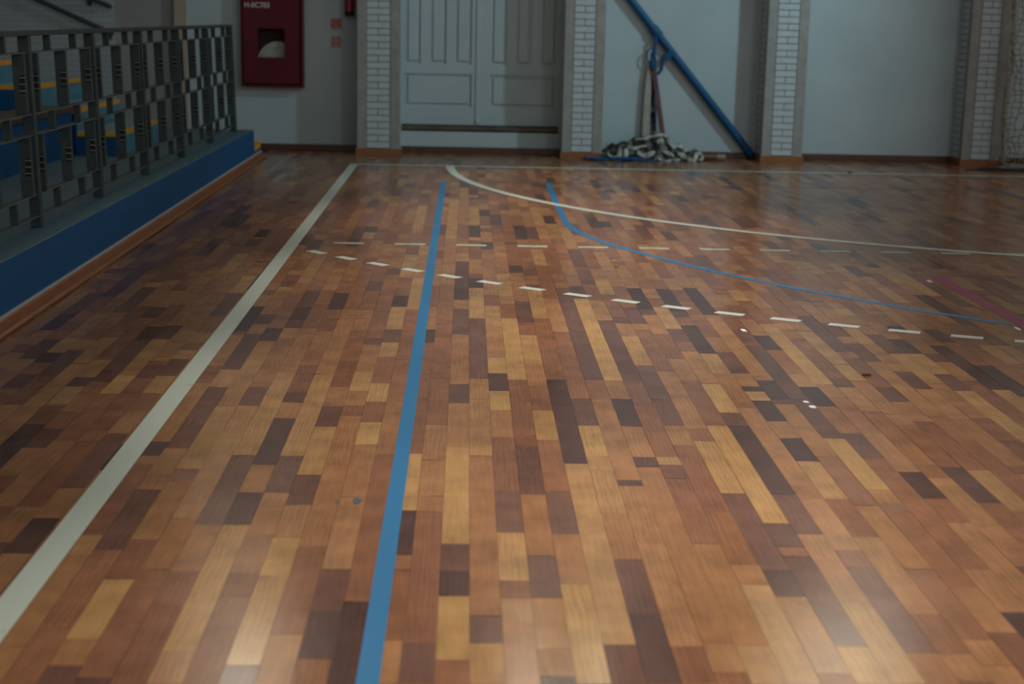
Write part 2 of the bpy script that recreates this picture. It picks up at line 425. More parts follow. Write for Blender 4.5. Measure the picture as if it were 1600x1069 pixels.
# ------------------------------------------------------------------ floor
PW, PX0 = 0.0765, 0.0243                       # plank width and phase across the hall
TONE = dict(D=0.03, d=0.2, m=0.42, o=0.62, l=0.82, y=0.97)
PLANKS = {
    -25: [(6.733, 7.091, 'D'), (7.319, 7.663, 'd')],
    -24: [(7.575, 7.989, 'd')],
    -23: [(5.645, 5.883, 'd'), (6.09, 6.277, 'D'), (6.284, 6.557, 'l')],
    -22: [(5.129, 5.404, 'o')],
    -21: [(5.14, 5.384, 'o'), (6.813, 7.341, 'm')],
    -20: [(5.414, 5.694, 'l'), (7.043, 7.319, 'd')],
    -19: [(4.933, 5.092, 'd'), (5.777, 5.961, 'd'), (6.56, 6.85, 'D')],
    -18: [(5.591, 5.895, 'y'), (6.182, 6.579, 'l')],
    -17: [(5.846, 6.067, 'd'), (6.756, 7.137, 'o')],
    -16: [(3.643, 3.853, 'o'), (3.877, 4.141, 'D'), (4.17, 4.426, 'o'), (5.6, 5.888, 'l'), (5.914, 6.19, 'd'), (6.191, 6.365, 'l'), (6.529, 6.742, 'o')],
    -14: [(4.776, 4.941, 'D')],
    -13: [(5.429, 5.715, 'd'), (5.716, 6.015, 'l'), (9.256, 9.684, 'd')],
    -12: [(3.292, 3.673, 'y'), (4.636, 5.423, 'l'), (6.014, 6.281, 'l'), (6.299, 6.569, 'o'), (6.571, 6.848, 'D')],
    -11: [(3.744, 4.153, 'o'), (4.153, 4.839, 'o'), (5.438, 5.724, 'd'), (5.724, 6.024, 'o'), (7.067, 7.363, 'D')],
    -10: [(4.102, 4.365, 'd'), (4.365, 4.795, 'd'), (4.798, 5.587, 'l'), (5.587, 5.973, 'l'), (5.973, 6.858, 'o')],
    -9: [(3.057, 3.23, 'o'), (3.231, 4.104, 'l'), (4.112, 4.399, 'D'), (4.399, 4.692, 'o'), (4.693, 5.264, 'D'), (9.768, 10.048, 'l'), (10.077, 10.344, 'D')],
    -8: [(4.401, 4.794, 'd'), (4.805, 5.331, 'l'), (5.331, 5.953, 'l'), (5.983, 7.194, 'o')],
    -7: [(3.156, 3.707, 'l'), (3.707, 3.996, 'y'), (4.001, 4.287, 'o'), (4.296, 4.584, 'd'), (4.584, 5.167, 'l'), (5.176, 5.445, 'd'), (7.871, 8.149, 'd')],
    -6: [(6.661, 7.298, 'm')],
    -5: [(3.193, 3.478, 'D'), (3.478, 3.762, 'd'), (3.769, 4.287, 'o'), (4.937, 5.226, 'y'), (5.231, 5.522, 'm'), (5.528, 5.814, 'y'), (5.829, 6.282, 'm'), (6.293, 6.58, 'l'), (6.591, 6.869, 'd'), (6.877, 7.425, 'l'), (7.434, 7.734, 'D'), (8.293, 9.125, 'l'), (10.237, 11.578, 'l')],
    -4: [(3.537, 4.826, 'm'), (6.303, 6.832, 'm'), (6.834, 7.36, 'm')],
    -3: [(3.066, 3.303, 'o'), (3.303, 3.761, 'm'), (3.871, 4.249, 'D'), (4.258, 4.838, 'y'), (5.978, 6.585, 'm'), (6.592, 6.874, 'D'), (6.882, 7.439, 'o')],
    -2: [(3.067, 3.287, 'd'), (3.306, 4.237, 'm'), (5.206, 5.92, 'm'), (5.92, 7.013, 'm'), (9.832, 11.543, 'l')],
    -1: [(3.194, 3.58, 'y'), (3.586, 3.755, 'D'), (3.755, 3.964, 'd'), (3.969, 4.921, 'y'), (4.921, 5.518, 'o'), (5.532, 5.817, 'd'), (5.832, 6.115, 'o'), (6.115, 6.427, 'o'), (6.427, 6.778, 'o'), (6.778, 7.389, 'd'), (7.389, 7.643, 'o'), (7.648, 7.991, 'D'), (8.292, 8.889, 'd')],
    0: [(3.07, 3.29, 'l'), (3.299, 3.453, 'd'), (3.464, 4.822, 'o'), (5.913, 7.156, 'd'), (7.169, 7.998, 'l'), (9.9, 10.488, 'D'), (10.535, 11.565, 'l')],
    1: [(3.69, 4.061, 'l'), (4.066, 4.444, 'd'), (5.419, 5.717, 'y'), (5.723, 6.012, 'D'), (6.012, 6.302, 'y'), (6.313, 6.883, 'o'), (11.153, 11.392, 'D')],
    2: [(5.078, 5.906, 'm'), (5.913, 7.169, 'y'), (7.901, 8.478, 'l')],
    3: [(3.074, 3.671, 'y'), (3.671, 4.053, 'o'), (4.067, 4.45, 'd'), (4.616, 5.025, 'm'), (5.036, 5.422, 'l'), (5.428, 5.805, 'm'), (5.82, 6.169, 'o'), (6.169, 6.785, 'l'), (6.785, 7.078, 'm'), (7.086, 7.624, 'd'), (8.507, 8.77, 'D'), (9.071, 9.608, 'm'), (11.139, 11.352, 'o')],
    4: [(3.076, 3.288, 'd'), (3.297, 4.744, 'l'), (4.749, 4.991, 'D'), (5.04, 5.512, 'D'), (5.512, 5.916, 'D'), (5.931, 7.092, 'm'), (7.18, 8.027, 'l'), (9.243, 9.578, 'm'), (9.841, 10.523, 'D')],
    5: [(3.077, 3.473, 'D'), (3.476, 3.856, 'd'), (3.864, 4.241, 'o'), (4.241, 4.675, 'l'), (4.675, 4.835, 'l'), (4.835, 5.22, 'y'), (5.228, 5.612, 'd'), (5.919, 6.863, 'm'), (6.874, 7.715, 'o'), (8.785, 9.247, 'l')],
    6: [(3.079, 3.283, 'm'), (3.319, 4.509, 'o'), (4.574, 5.602, 'o'), (5.918, 6.89, 'd'), (6.891, 8.04, 'd'), (10.542, 11.569, 'l')],
    7: [(3.303, 4.719, 'o'), (4.832, 5.217, 'o'), (5.228, 5.612, 'D'), (5.621, 5.915, 'o'), (5.962, 7.728, 'y')],
    8: [(3.081, 3.286, 'l'), (4.742, 4.837, 'l'), (4.837, 5.222, 'm'), (5.918, 7.158, 'd'), (9.831, 10.458, 'l')],
    9: [(3.084, 3.674, 'l'), (4.267, 4.833, 'm'), (5.236, 5.621, 'd'), (5.63, 6.199, 'd'), (6.199, 6.786, 'l')],
    10: [(3.791, 4.154, 'd'), (4.154, 4.449, 'd'), (4.455, 5.032, 'l'), (5.203, 5.675, 'o'), (5.675, 6.106, 'o'), (6.106, 6.959, 'm'), (7.085, 7.498, 'd')],
    11: [(3.085, 3.29, 'y'), (3.299, 3.891, 'd'), (4.168, 5.245, 'y')],
    12: [(3.087, 3.569, 'l'), (3.592, 3.869, 'o'), (4.076, 4.445, 'd'), (4.46, 5.248, 'D'), (5.249, 5.43, 'd'), (5.431, 5.883, 'y'), (6.704, 6.976, 'd'), (6.99, 7.535, 'l')],
    13: [(3.257, 3.821, 'd'), (3.946, 4.401, 'o'), (4.401, 5.042, 'o'), (5.589, 6.067, 'o')],
    14: [(3.491, 3.662, 'o'), (4.055, 4.405, 'm'), (4.405, 4.806, 'l'), (4.813, 5.087, 'D'), (6.07, 6.487, 'd')],
    15: [(3.19, 3.335, 'o'), (3.802, 4.345, 'o'), (7.339, 8.105, 'D')],
    16: [(4.505, 5.094, 'y'), (5.117, 5.667, 'd'), (5.692, 6.632, 'd'), (6.689, 6.993, 'd'), (7.55, 8.116, 'o')],
    17: [(3.807, 4.173, 'm')],
    18: [(4.421, 4.699, 'D'), (5.909, 6.64, 'y'), (6.64, 7.134, 'l')],
    19: [(4.013, 4.177, 'o')],
    20: [(4.383, 4.76, 'D')],
    21: [(4.391, 4.726, 'l'), (6.525, 7.354, 'd')],
    24: [(5.94, 6.509, 'l'), (6.525, 6.912, 'd'), (6.912, 7.124, 'o'), (7.37, 7.586, 'l')],
    25: [(6.111, 6.509, 'l')],
    26: [(6.344, 6.516, 'd')],
    28: [(5.743, 6.294, 'D')],
    29: [(7.773, 8.206, 'l')],
    30: [(6.328, 6.707, 'l')],
    31: [(6.307, 6.71, 'l')],
}
FX0, FX1, FY0, FY1 = -7.0, 9.0, 1.4, 16.3


def build_floor():
    mb = MB(); tones, seeds = [], []
    mb.quad([(FX0, -3, -0.004), (FX1, -3, -0.004), (FX1, FY1, -0.004), (FX0, FY1, -0.004)], 1)
    tones.append(0.1); seeds.append(0.5)
    rnd = random.Random(5)
    k0, k1 = math.floor((FX0 - PX0) / PW), math.ceil((FX1 - PX0) / PW)
    pool = 'ddDmmmmmmmmmmooooooooool'
    for k in range(k0, k1):
        x0, x1 = PX0 + k * PW, PX0 + (k + 1) * PW
        fixed = sorted(PLANKS.get(k, []))
        segs, y = [], FY0 - rnd.random() * 0.3

        def fill(y, ye):
            while ye - y > 0.02:
                ln = rnd.choice((0.08, 0.15, 0.23, 0.30, 0.31, 0.38, 0.46, 0.53, 0.61, 0.70))
                if ye - y - ln < 0.07: ln = ye - y
                segs.append((y, y + ln, TONE[rnd.choice(pool)] + rnd.uniform(-0.07, 0.07)))
                y += ln
        for a, b_, t in fixed:
            if a - y > 0.05: fill(y, a)
            else: a = y
            if b_ - a < 0.03: continue
            segs.append((a, b_, TONE[t] + rnd.uniform(-0.03, 0.03))); y = b_
        fill(y, FY1)
        g = 0.0004
        for a, b_, t in segs:
            p_, q_ = rnd.gauss(0, 0.00026), rnd.gauss(0, 0.00026)      # boards lie very slightly out of level
            mb.quad([(x0 + g, a + g, -p_ - q_), (x1 - g, a + g, p_ - q_), (x1 - g, b_ - g, p_ + q_), (x0 + g, b_ - g, -p_ + q_)], 0)
            tones.append(max(0, min(1, t))); seeds.append(rnd.random())
    o = mb.build('floor', [PARQUET, DARKHOLE])
    for nm, vals in (('tone', tones), ('seed', seeds)):
        at = o.data.attributes.new(nm, 'FLOAT', 'FACE'); at.data.foreach_set('value', vals)
    return tag(o, 'glossy parquet gym floor of mixed brown planks with court lines', 'floor', kind='structure')


floor = build_floor()
LZ = 0.0011


def strip(name, mat, pts, width, label, z=LZ, parent=floor):
    """flat painted line of the given width along a floor polyline"""
    P = [Vector((p[0], p[1], 0)) for p in pts]; L, R_ = [], []
    for i, p in enumerate(P):
        if i == 0: t = P[1] - P[0]; sc_ = 1
        elif i == len(P) - 1: t = P[-1] - P[-2]; sc_ = 1
        else:
            a, b_ = (P[i] - P[i - 1]).normalized(), (P[i + 1] - P[i]).normalized()
            t = a + b_; sc_ = 1 / max(0.5, t.normalized().dot(a))
        nn = Vector((-t.y, t.x, 0)).normalized() * width / 2 * sc_
        L.append(p + nn); R_.append(p - nn)
    mb = MB()
    for i in range(len(P) - 1):
        mb.quad([(*R_[i].xy, z), (*R_[i + 1].xy, z), (*L[i + 1].xy, z), (*L[i].xy, z)])
    o = mb.build(name, mat, parent)
    return tag(o, label)


def catmull(pts, n=8):
    out = []
    P = [Vector((*p, 0)) for p in pts]; P = [2 * P[0] - P[1]] + P + [2 * P[-1] - P[-2]]
    for i in range(1, len(P) - 2):
        for j in range(n):
            t = j / n; a, b_, c, d = P[i - 1:i + 3]
            q = 0.5 * ((2 * b_) + (c - a) * t + (2 * a - 5 * b_ + 4 * c - d) * t * t + (3 * b_ - a - 3 * c + d) * t ** 3)
            out.append((q.x, q.y))
    out.append(tuple(pts[-1])); return out


strip('sideline', L_WHITE, [(-1.072, 1.4), (-1.072, 14.79)], 0.081, 'wide white sideline running to the back wall', LZ)
strip('end_line', L_WHITE, [(-1.0315, 14.755), (8.5, 14.755)], 0.075, 'thin white end line across the back of the court', LZ)
CX, CY = 5.44, 14.75
arc = [(CX + 5.59 * math.cos(math.radians(a)), CY + 5.59 * math.sin(math.radians(a))) for a in range(180, 271, 2)]
strip('goal_area_arc', L_WHITE, arc + [(8.0, CY - 5.59)], 0.078, 'curved white goal area line', LZ * 1.6)
strip('blue_sideline', L_BLUE, [(-0.195, 1.4), (-0.195, 13.36)], 0.050, 'straight blue line beside the white sideline', LZ)
b3 = [(0.715, 13.36), (0.705, 11.8), (0.708, 10.68)] + catmull([(0.725, 10.45), (0.79, 10.12), (0.915, 9.716), (1.081, 9.353), (1.386, 8.76), (1.672, 8.31),
      (1.95, 7.96), (2.207, 7.652), (2.457, 7.395), (2.644, 7.216)], 5)
strip('blue_curve', L_BLUE, b3, 0.050, 'blue line that runs straight then curves to the right', LZ)
strip('blue_line', L_BLUEOLD, [(4.69, 13.6), (4.70, 12.0)], 0.05, 'short faded blue line near the right edge', LZ)
strip('ghost_line', L_GHOST, [(-0.17, 13.38), (0.69, 13.38)], 0.035, 'faint worn line between the two blue lines', LZ)
strip('ghost_line', L_GHOST, [(0.74, 13.38), (4.6, 13.38)], 0.035, 'faint worn line beyond the blue curve', LZ)
strip('magenta_line', L_RED, [(2.708, 8.64), (2.708, 6.2)], 0.075, 'worn magenta line at the right edge', LZ * 0.8)
strip('magenta_line', L_RED, [(2.665, 8.94), (2.665, 8.82)], 0.06, 'short worn fragment of magenta line', LZ)
strip('magenta_line', L_RED, [(2.75, 8.655), (4.2, 8.655)], 0.022, 'thin worn magenta cross line', LZ)
for i in range(13):
    x = -0.822 + 0.3835 * i
    strip('dash', L_WHITE2, [(x, 9.545), (x + 0.19, 9.545)], 0.072, 'thin white dash of the straight row farther back', LZ)
for i in range(16):
    a0 = math.atan2(9.145 - CY, -0.892 - CX) + i * (0.2833 / 8.45)
    pts = [(CX + 8.45 * math.cos(a0 + da), CY + 8.45 * math.sin(a0 + da)) for da in (-0.0086, 0, 0.0086)]
    strip('dash', L_DASH, pts, 0.062, 'bright white dash of the curved row', LZ)
for (x, y, rx, ry) in ((-0.305, 4.33, 0.012, 0.03), (-0.363, 4.315, 0.006, 0.016)):
    mb = MB()
    mb.quad([(x + rx * (1 + .3 * math.sin(5 * t)) * math.cos(t), y + ry * (1 + .25 * math.cos(3 * t)) * math.sin(t), LZ) for t in [2 * math.pi * i / 16 for i in range(16)]])
    tag(mb.build('paint_smudge', SMUDGE, floor), 'dark teal paint smudge')

# ------------------------------------------------------------------ back wall
WY = 16.17
H = 8.2
mb = MB()
mb.box((-2.885, WY, -0.02), (-0.684, WY + 0.3, H), 0)
mb.box((0.96, WY, -0.02), (9.0, WY + 0.3, H), 0)
mb.box((-0.684, WY, -0.02), (0.96, WY + 0.3, 0.225), 0)
mb.box((-0.684, WY, 3.0), (0.96, WY + 0.3, H), 0)
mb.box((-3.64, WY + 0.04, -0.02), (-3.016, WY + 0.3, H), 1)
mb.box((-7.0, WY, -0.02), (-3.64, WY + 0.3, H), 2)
tag(mb.build('wall_back', [WALL, WALLG, PBRICK]), 'pale blue grey painted end wall of the gym', 'wall', kind='structure')
tag(MB().box((-3.016, WY - 0.03, 0), (-2.885, WY + 0.3, H)).build('trim_1', BEIGE, bevel=0.006), 'narrow beige upright on the end wall behind the railing', 'trim', kind='structure')
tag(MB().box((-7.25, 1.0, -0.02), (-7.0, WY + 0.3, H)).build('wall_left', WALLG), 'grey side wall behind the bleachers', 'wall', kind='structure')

mb = MB()
for x0, x1 in ((-2.885, -1.13), (1.40, 3.03), (3.47, 5.11), (5.53, 9.0)):
    mb.box((x0, WY - 0.018, 0), (x1, WY, 0.068))
mb.box((-0.672, WY - 0.018, 0), (0.967, WY, 0.068))
tag(mb.build('baseboard_back', BASEW, bevel=0.003), 'reddish brown baseboard along the end wall', 'baseboard', kind='structure')

tag(MB().box((-7.25, 1.0, H), (9.0, WY + 0.3, H + 0.15)).build('ceiling', WALLG), 'grey ceiling of the gym', 'ceiling', kind='structure')

# brick pillars
PILLARS = [(-1.122, -0.680, 'pale brick pillar between the red cabinet and the double door'),
           (0.975, 1.392, 'pale brick pillar between the double door and the blue post'),
           (3.038, 3.462, 'pale brick pillar at the foot of the leaning blue post'),
           (5.120, 5.525, 'pale brick pillar beside the white net at far right')]
PY = 15.80
for x0, x1, lab in PILLARS:
    root = empty('brick_pillar', ((x0 + x1) / 2, PY, 0), lab, 'pillar', 'brick pillars of the end wall', 'structure')
    bx0, bx1 = x0 + 0.098, x1 - 0.105
    e = MB()
    e.box((x0, PY, 0), (bx0, PY + 0.10, H)); e.box((bx1, PY, 0), (x1, PY + 0.10, H))
    e.build('concrete_edge', CONC, root, bevel=0.008)
    c = MB()
    c.box((x0 + 0.012, PY + 0.008, 0), (x1 - 0.012, WY, H), 1)
    ch, g = 0.0668, 0.004
    z = 0.070; i = 0
    while z < H - 0.1:
        xs = [(bx0, bx1)] if i % 2 == 0 else [(bx0, (bx0 + bx1) / 2), ((bx0 + bx1) / 2, bx1)]
        for a, b_ in xs:
            c.box((a + g, PY - 0.002, z + g), (b_ - g, PY + 0.03, z + ch - g), 0)
        ys = [(PY + 0.10, WY)] if i % 2 else [(PY + 0.10, PY + 0.21), (PY + 0.21, WY)]
        for a, b_ in ys:
            c.box((x0 + 0.004, a + g, z + g), (x0 + 0.03, b_ - g, z + ch - g), 0)
            c.box((x1 - 0.03, a + g, z + g), (x1 - 0.004, b_ - g, z + ch - g), 0)
        z += ch; i += 1
    c.build('brickwork', [BRICK, MORTAR], root)
    MB().box((x0 - 0.012, PY - 0.016, 0), (x1 + 0.012, PY, 0.066)).box((x0 - 0.012, PY, 0), (x0, WY - 0.02, 0.066)).box(
        (x1, PY, 0), (x1 + 0.012, WY - 0.02, 0.066)).build('base_board', BASEO, root)

# double door
door = empty('door_1', (0.138, WY + 0.12, 0.29), 'tall pale grey panelled double door between two brick pillars', 'door', kind='structure')
DY = WY + 0.115
SX = 0.108


def leaf(xa, xb, vp, hp):
    mb = MB(); f0, f1 = DY, DY + 0.05
    zs = (0.29, 0.475, 0.815, 0.915, 2.75, 3.0)
    mb.box((xa, f0, zs[0]), (xb, f1, zs[1])); mb.box((xa, f0, zs[2]), (xb, f1, zs[3])); mb.box((xa, f0, zs[4]), (xb, f1, zs[5]))
    mb.box((xa, f0, zs[1]), (hp[0], f1, zs[2])); mb.box((hp[1], f0, zs[1]), (xb, f1, zs[2]))
    xs = [xa] + [q for p in vp for q in p] + [xb]
    for i in range(0, len(xs), 2):
        mb.box((xs[i], f0, zs[3]), (xs[i + 1], f1, zs[4]))
    for (a, b_), (za, zb) in [(p, (zs[3], zs[4])) for p in vp] + [(hp, (zs[1], zs[2]))]:
        mb.box((a, f0 + 0.022, za), (b_, f1, zb))
        # raised field with sloping shoulders
        m1, m2 = 0.022, 0.040
        k = len(mb.v)
        mb.v += [(a + m1, f0 + 0.022, za + m1), (b_ - m1, f0 + 0.022, za + m1), (b_ - m1, f0 + 0.022, zb - m1), (a + m1, f0 + 0.022, zb - m1),
                 (a + m2, f0 + 0.006, za + m2), (b_ - m2, f0 + 0.006, za + m2), (b_ - m2, f0 + 0.006, zb - m2), (a + m2, f0 + 0.006, zb - m2)]
        for f in ((4, 5, 6, 7), (0, 1, 5, 4), (1, 2, 6, 5), (2, 3, 7, 6), (3, 0, 4, 7)):
            mb.f.append(tuple(k + q for q in f)); mb.mi.append(0)
    return mb.build('door_leaf', DOOR, door)


leaf(-0.684, SX - 0.002, ((-0.655, -0.49), (-0.40, -0.225), (-0.138, 0.04)), (-0.655, 0.045))
leaf(SX + 0.002, 0.96, ((0.235, 0.405), (0.495, 0.665), (0.755, 0.93)), (0.235, 0.93))
MB().box((SX - 0.022, DY - 0.012, 0.30), (SX + 0.022, DY, 3.0)).build('meeting_strip', DOOR, door, bevel=0.005)
MB().tube([(SX, DY - 0.018, 0.335), (SX, DY - 0.018, 0.35)], 0.012, 10).build('floor_bolt', PAPER, door)
MB().box((-0.684, WY - 0.010, 0.238), (0.96, DY + 0.05, 0.282)).build('door_sill', SILL, door, bevel=0.006)
MB().box((-0.684, WY + 0.03, 0.225), (0.96, DY + 0.05, 0.238)).box((-0.684, WY + 0.05, 0.282), (0.96, DY + 0.05, 0.29)).build('shadow_gap', DARKHOLE, door)

# high windows, above the frame, that shine in the lacquer
for i, (x0, x1, z0) in enumerate(((-2.98, -1.98, 5.62), (0.60, 1.64, 5.62), (3.74, 4.98, 5.55))):
    wn = empty('window_%d' % (i + 1), ((x0 + x1) / 2, WY, z0), 'bright high window in the end wall', 'window', kind='structure')
    f = MB(); t = 0.05
    f.box((x0 - t, WY - 0.05, z0 - t), (x1 + t, WY, z0)).box((x0 - t, WY - 0.05, 7.4), (x1 + t, WY, 7.4 + t))
    f.box((x0 - t, WY - 0.05, z0), (x0, WY, 7.4)).box((x1, WY - 0.05, z0), (x1 + t, WY, 7.4))
    f.box(((x0 + x1) / 2 - 0.02, WY - 0.05, z0), ((x0 + x1) / 2 + 0.02, WY, 7.4))
    f.build('window_frame', FRAMEW, wn)
    MB().box((x0, WY - 0.02, z0), (x1, WY - 0.004, 7.4)).build('pane', PANE, wn)

# ------------------------------------------------------------------ hose cabinet
bx0, bx1, bz0, bz1 = -2.325, -1.687, 0.652, 1.60
cab = empty('hose_cabinet', ((bx0 + bx1) / 2, WY, bz0), 'dark red fire hose cabinet with a small window on the end wall', 'cabinet')
BD = 0.11
mb = MB()
mb.box((bx0, WY - BD, bz0), (bx0 + 0.025, WY, bz1)).box((bx1 - 0.025, WY - BD, bz0), (bx1, WY, bz1))
mb.box((bx0 + 0.025, WY - BD, bz0), (bx1 - 0.025, WY, bz0 + 0.025)).box((bx0 + 0.025, WY - BD, bz1 - 0.025), (bx1 - 0.025, WY, bz1))
mb.box((bx0 + 0.025, WY - 0.012, bz0 + 0.025), (bx1 - 0.025, WY, bz1 - 0.025), 1)
mb.build('body', [RED, DARKRED], cab, bevel=0.004)
wx0, wx1, wz0, wz1 = -2.148, -1.872, 0.955, 1.245
dy0, dy1 = WY - BD - 0.012, WY - BD + 0.004
dx0, dx1, dz0, dz1 = bx0 + 0.032, bx1 - 0.038, bz0 + 0.04, bz1 - 0.02
mb = MB()
mb.box((dx0, dy0, dz0), (dx1, dy1, wz0)).box((dx0, dy0, wz1), (dx1, dy1, dz1))
mb.box((dx0, dy0, wz0), (wx0, dy1, wz1)).box((wx1, dy0, wz0), (dx1, dy1, wz1))
cdoor = mb.build('cabinet_door', RED, cab)
for zc in (1.40, 0.83):
    mb = MB()
    mb.box((-2.065, dy0 - 0.002, zc - 0.06), (-1.945, dy0, zc + 0.055))
    for i in range(3):
        mb.box((-2.055, dy0 - 0.006, zc - 0.05 + 0.04 * i), (-1.955, dy0 - 0.002, zc - 0.035 + 0.04 * i))
    mb.build('vent', RED, cdoor)
MB().box((-2.268, dy0 - 0.006, 1.085), (-2.215, dy0, 1.105)).box((-2.25, dy0 - 0.016, 1.089), (-2.232, dy0 - 0.006, 1.101)).build('latch', BLACK, cdoor, bevel=0.002)
cu = bpy.data.curves.new('lettering', 'FONT')
cu.body = 'H-0C703'; cu.size = 0.085; cu.extrude = 0.001
tmp = bpy.data.objects.new('tmp_text', cu); COL.objects.link(tmp)
bpy.context.view_layer.update()
me = bpy.data.meshes.new_from_object(tmp.evaluated_get(bpy.context.evaluated_depsgraph_get()))
bpy.data.objects.remove(tmp)
xs = [v.co.x for v in me.vertices]; ys = [v.co.y for v in me.vertices]
kx = 0.250 / (max(xs) - min(xs)); kz = 0.052 / (max(ys) - min(ys)); mx_, my_ = min(xs), min(ys)
dl = Vector((-2.278, dy0 - 0.002, 1.452)) - world_loc(cdoor)
for v in me.vertices:
    v.co = Vector(((v.co.x - mx_) * kx, -v.co.z, (v.co.y - my_) * kz)) + dl
me.materials.clear(); me.materials.append(WHITETXT)
txt = bpy.data.objects.new('lettering', me); COL.objects.link(txt); txt.parent = cdoor
tag(txt, 'white letters H-0C703')

hose = empty('fire_hose', (-2.0, WY - 0.06, 0.80), 'pale coiled canvas hose seen through the red cabinet window', 'hose')
mb = MB()
for kk, (rr_, yy) in enumerate(((0.20, -0.055), (0.20, -0.03), (0.17, -0.06), (0.14, -0.058), (0.11, -0.056), (0.08, -0.058), (0.05, -0.056), (0.02, -0.057))):
    pts = [(-1.955 + rr_ * math.cos(t), WY + yy, 0.90 + rr_ * math.sin(t)) for t in [2 * math.pi * i / 40 for i in range(41)]]
    mb.tube(pts, 0.017, 8)
mb.build('coil', HOSE, hose, smooth=True)

# ------------------------------------------------------------------ signs and extinguisher


def sign(x0, x1, z0, z1, kind, label):
    r = empty('safety_sign', ((x0 + x1) / 2, WY, (z0 + z1) / 2), label, 'sign', 'red signs beside the pillar')
    y = WY - 0.004
    MB().box((x0, y, z0), (x1, WY, z1)).build('plate', SIGNRED, r)
    b = MB(); t = 0.006; a = 0.008
    b.box((x0 + a, y - .001, z0 + a), (x1 - a, y, z0 + a + t)).box((x0 + a, y - .001, z1 - a - t), (x1 - a, y, z1 - a))
    b.box((x0 + a, y - .001, z0 + a + t), (x0 + a + t, y, z1 - a - t)).box((x1 - a - t, y - .001, z0 + a + t), (x1 - a, y, z1 - a - t))
    b.build('border', SIGNPALE, r)
    s = MB(); cx, cz = (x0 + x1) / 2, (z0 + z1) / 2 + 0.01
    if kind == 0:
        s.tube([(cx + 0.022 * math.cos(t), y - 0.001, cz + 0.022 * math.sin(t)) for t in [2 * math.pi * i / 24 for i in range(25)]], 0.005, 6)
        s.box((cx - 0.028, y - .001, z0 + 0.02), (cx + 0.028, y, z0 + 0.028))
    else:
        k = len(s.v); q = 0.034; h_ = 0.016
        for rr_ in (q, h_):
            s.v += [(cx, y - .001, cz - rr_), (cx + rr_, y - .001, cz), (cx, y - .001, cz + rr_), (cx - rr_, y - .001, cz)]
        for i in range(4):
            j = (i + 1) % 4
            s.f.append((k + i, k + j, k + 4 + j, k + 4 + i)); s.mi.append(0)
        s.box((cx - 0.03, y - .001, z0 + 0.018), (cx + 0.03, y, z0 + 0.026))
    s.build('symbol', SIGNPALE, r)


sign(-1.413, -1.302, 1.252, 1.358, 0, 'upper of two small red square signs beside the pillar')
sign(-1.408, -1.315, 1.070, 1.175, 1, 'lower of two small red square signs beside the pillar')
ex = empty('fire_extinguisher', (-1.215, WY - 0.10, 1.385), 'red fire extinguisher hanging beside the pillar, only its base in view', 'extinguisher')
c0 = (-1.215, WY - 0.10, 1.385)
MB().lathe(c0, [(0, 0.0), (0.047, 0.0), (0.05, 0.008), (0.05, 0.05)], 24).build('base_ring', BLACK, ex, smooth=True)
MB().lathe(c0, [(0.05, 0.05), (0.05, 0.40), (0.04, 0.44), (0.018, 0.46), (0.018, 0.49), (0, 0.49)], 24).build('cylinder', EXTRED, ex, smooth=True)
MB().box((c0[0] - 0.02, c0[1] - 0.06, 1.875), (c0[0] + 0.02, c0[1] + 0.02, 1.90)).box((c0[0] - 0.012, c0[1] - 0.09, 1.92), (c0[0] + 0.012, c0[1] + 0.02, 1.93)).build('valve', BLACK, ex)
MB().box((c0[0] - 0.02, c0[1] + 0.048, 1.78), (c0[0] + 0.02, WY, 1.82)).build('bracket', BLACK, ex)

# ------------------------------------------------------------------ bleachers on the left
BX = -2.04
bl = empty('bleachers', (-3.0, 9.0, 0), 'blue concrete bleachers with a raised walkway and yellow edged steps', 'bleachers')
MB().box((-6.99, 3.0, 0), (BX, 14.88, 0.30), 0, top=1).build('walkway', [NAVY, TEAL], bl, bevel=0.006)
st = MB().box((-3.2, 14.88, 0), (BX, 15.32, 0.15), 0, top=1).build('end_step', [NAVY, TEAL], bl)
MB().box((BX, 14.9, 0.098), (BX + 0.003, 15.323, 0.152)).box((-3.2, 14.9, 0.15), (BX + 0.003, 15.323, 0.153)).build('nosing_stripe', YELLOW, st)
MB().box((BX, 3.0, 0), (BX + 0.022, 15.33, 0.058)).box((BX, 3.0, 0), (BX + 0.06, 15.33, 0.022)).build('baseboard', BASEO, bl, bevel=0.008)
MB().box((BX, 3.0, 0.058), (BX + 0.012, 15.33, 0.068)).build('caulk_strip', FRAMEW, bl)
SY0, SY1 = 11.93, 13.42
MB().box((-6.99, 3.0, 0.30), (-3.02, SY0, 0.63), 0, top=1).build('tier', [NAVY, TEAL], bl)
MB().box((-6.99, 3.0, 0.63), (-3.85, SY0, 1.0), 0, top=1).build('tier', [NAVY, TEAL], bl)
MB().box((-3.30, 3.0, 0.632), (-3.0, SY0, 0.672)).build('bench_board', BENCH, bl, bevel=0.008)
MB().box((-3.016, SY0, 0.30), (-3.008, SY0 + 0.02, 0.63)).build('edge_strip', RAILTOP, bl)
xs_ = [-2.67, -2.985, -3.30, -3.60, -3.90, -4.2]
